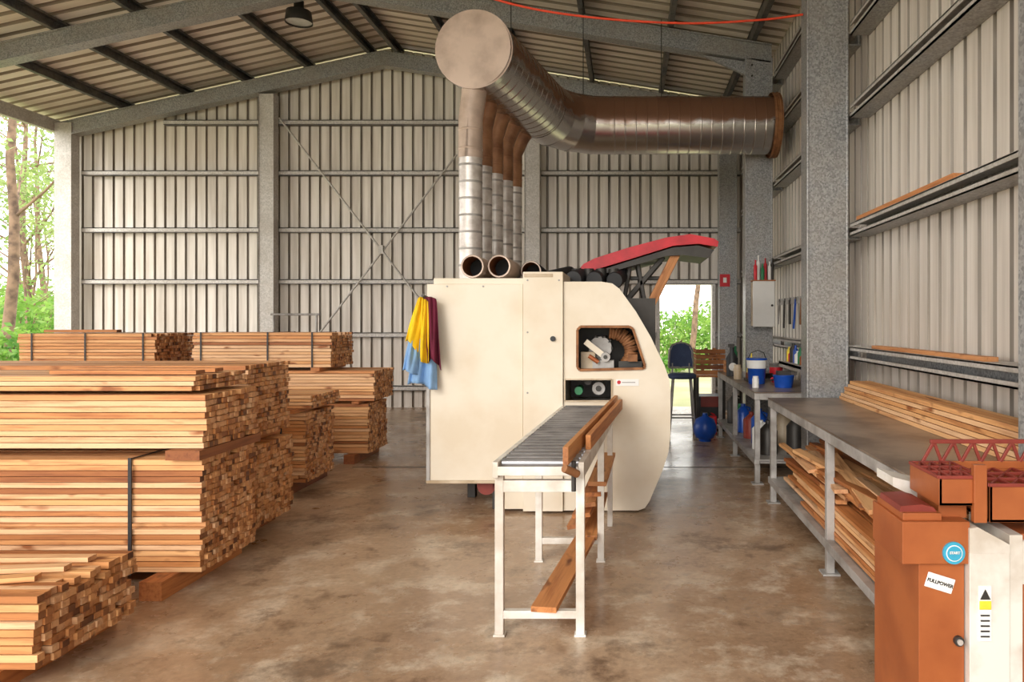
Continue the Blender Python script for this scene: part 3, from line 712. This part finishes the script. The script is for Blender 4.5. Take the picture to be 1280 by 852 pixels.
for i,(x,y,h,r,l) in enumerate(((-14.3,16.6,11,.12,3),(-22.5,27,12,.14,2),(-26,32,11,.14,2),(-33,39,13,.15,2),(2.6,30,10,.12,3),(-1,36,12,.2,3),(5,38,12,.2,3),(1.4,42,12,.15,3),(-17.2,20.5,5.5,.045,2),(-19.6,23.5,6.5,.05,2),(-29,36,8,.06,2))): gum(x,y,h,r,i+11,.8 if h>7 else .45,l)
def bush(x,y,w,h,seed,n=900,sz=.22):
    random.seed(seed); o=MB('garden_bush')
    for k in range(7):
        a=R(0,6.28); q=R(.1,.7)*w; o.tube([(x,y,-.15),(x+math.cos(a)*q*.5,y+math.sin(a)*q*.5,h*.4),(x+math.cos(a)*q,y+math.sin(a)*q,h*.8)],[.03,.02,.01],'bark',6)
    leafcloud(o,(x,y,h*.5),(w,w,h*.52),n,sz,'leaf2'); o.build(fix=False)
for i,(x,y,w,h) in enumerate(((-13.2,15.2,1.1,1.5),(-15.4,18.0,1.4,2.2),(-12.2,14.4,.6,1.0),(-20,24,2.2,2.6),(-24,28,2.5,3),(-18.5,22,1.6,2.3),(-30,34,4,3.5),(2,34,3,2.0),(5,36,3,2.6),(-2,35,3,2.4),(1.1,24,1.1,.4),(3,26,1.2,.6))): bush(x,y,w,h,i+50,int(700*max(1,w)),.2+.03*w)
# palm / cycad
random.seed(3); o=MB('cycad_palm'); bx,by=-12.4,15.2
o.tube([(bx,by,-.15),(bx,by,.7)],[.14,.1],'bark',10)
for k in range(40):
    a=R(0,6.28); L=R(.8,1.3); up=R(.2,1.4); pr=None
    for s_ in range(9):
        t=s_/8; p=Vector((bx+math.cos(a)*L*t,by+math.sin(a)*L*t,.7+up*t*1.3-.9*t*t))
        if pr is not None:
            side=(p-pr).cross(Vector((0,0,1))).normalized()*.16*(1.1-t)
            for sg in(-1,1): o.add([pr,pr+side*sg+(p-pr)*.9,pr+(p-pr)*.55],[(0,1,2)],'leaf2')
        pr=p
o.build(fix=False)

# ------------------------------------------------------------------ light, world, camera
w=bpy.data.worlds.new('World'); sc.world=w; w.use_nodes=True; nt=w.node_tree
bg=nt.nodes['Background']; tc=nt.nodes.new('ShaderNodeTexCoord'); sp=nt.nodes.new('ShaderNodeSeparateXYZ'); nt.links.new(tc.outputs['Generated'],sp.inputs[0])
c=ramp(nt,sp.outputs['Z'],[(0,(1,.96,.915)),(.5,(.98,.975,.98))]); nt.links.new(c,bg.inputs[0]); bg.inputs[1].default_value=3.4
L=bpy.data.lights.new('sun','SUN'); L.energy=1.9; L.angle=math.radians(25); L.color=(1,.94,.86)
lo=bpy.data.objects.new('sun',L); sc.collection.objects.link(lo)
lo.rotation_euler=Vector((.35,.85,-.40)).to_track_quat('-Z','Y').to_euler()
cam=bpy.data.cameras.new('camera'); cam.sensor_width=36; cam.lens=900/1280*36; cam.shift_x=-145/1280; cam.shift_y=-26/1280; cam.clip_end=300
co=bpy.data.objects.new('camera',cam); sc.collection.objects.link(co); co.location=(0,0,1.6); co.rotation_euler=(math.pi/2,0,0); sc.camera=co
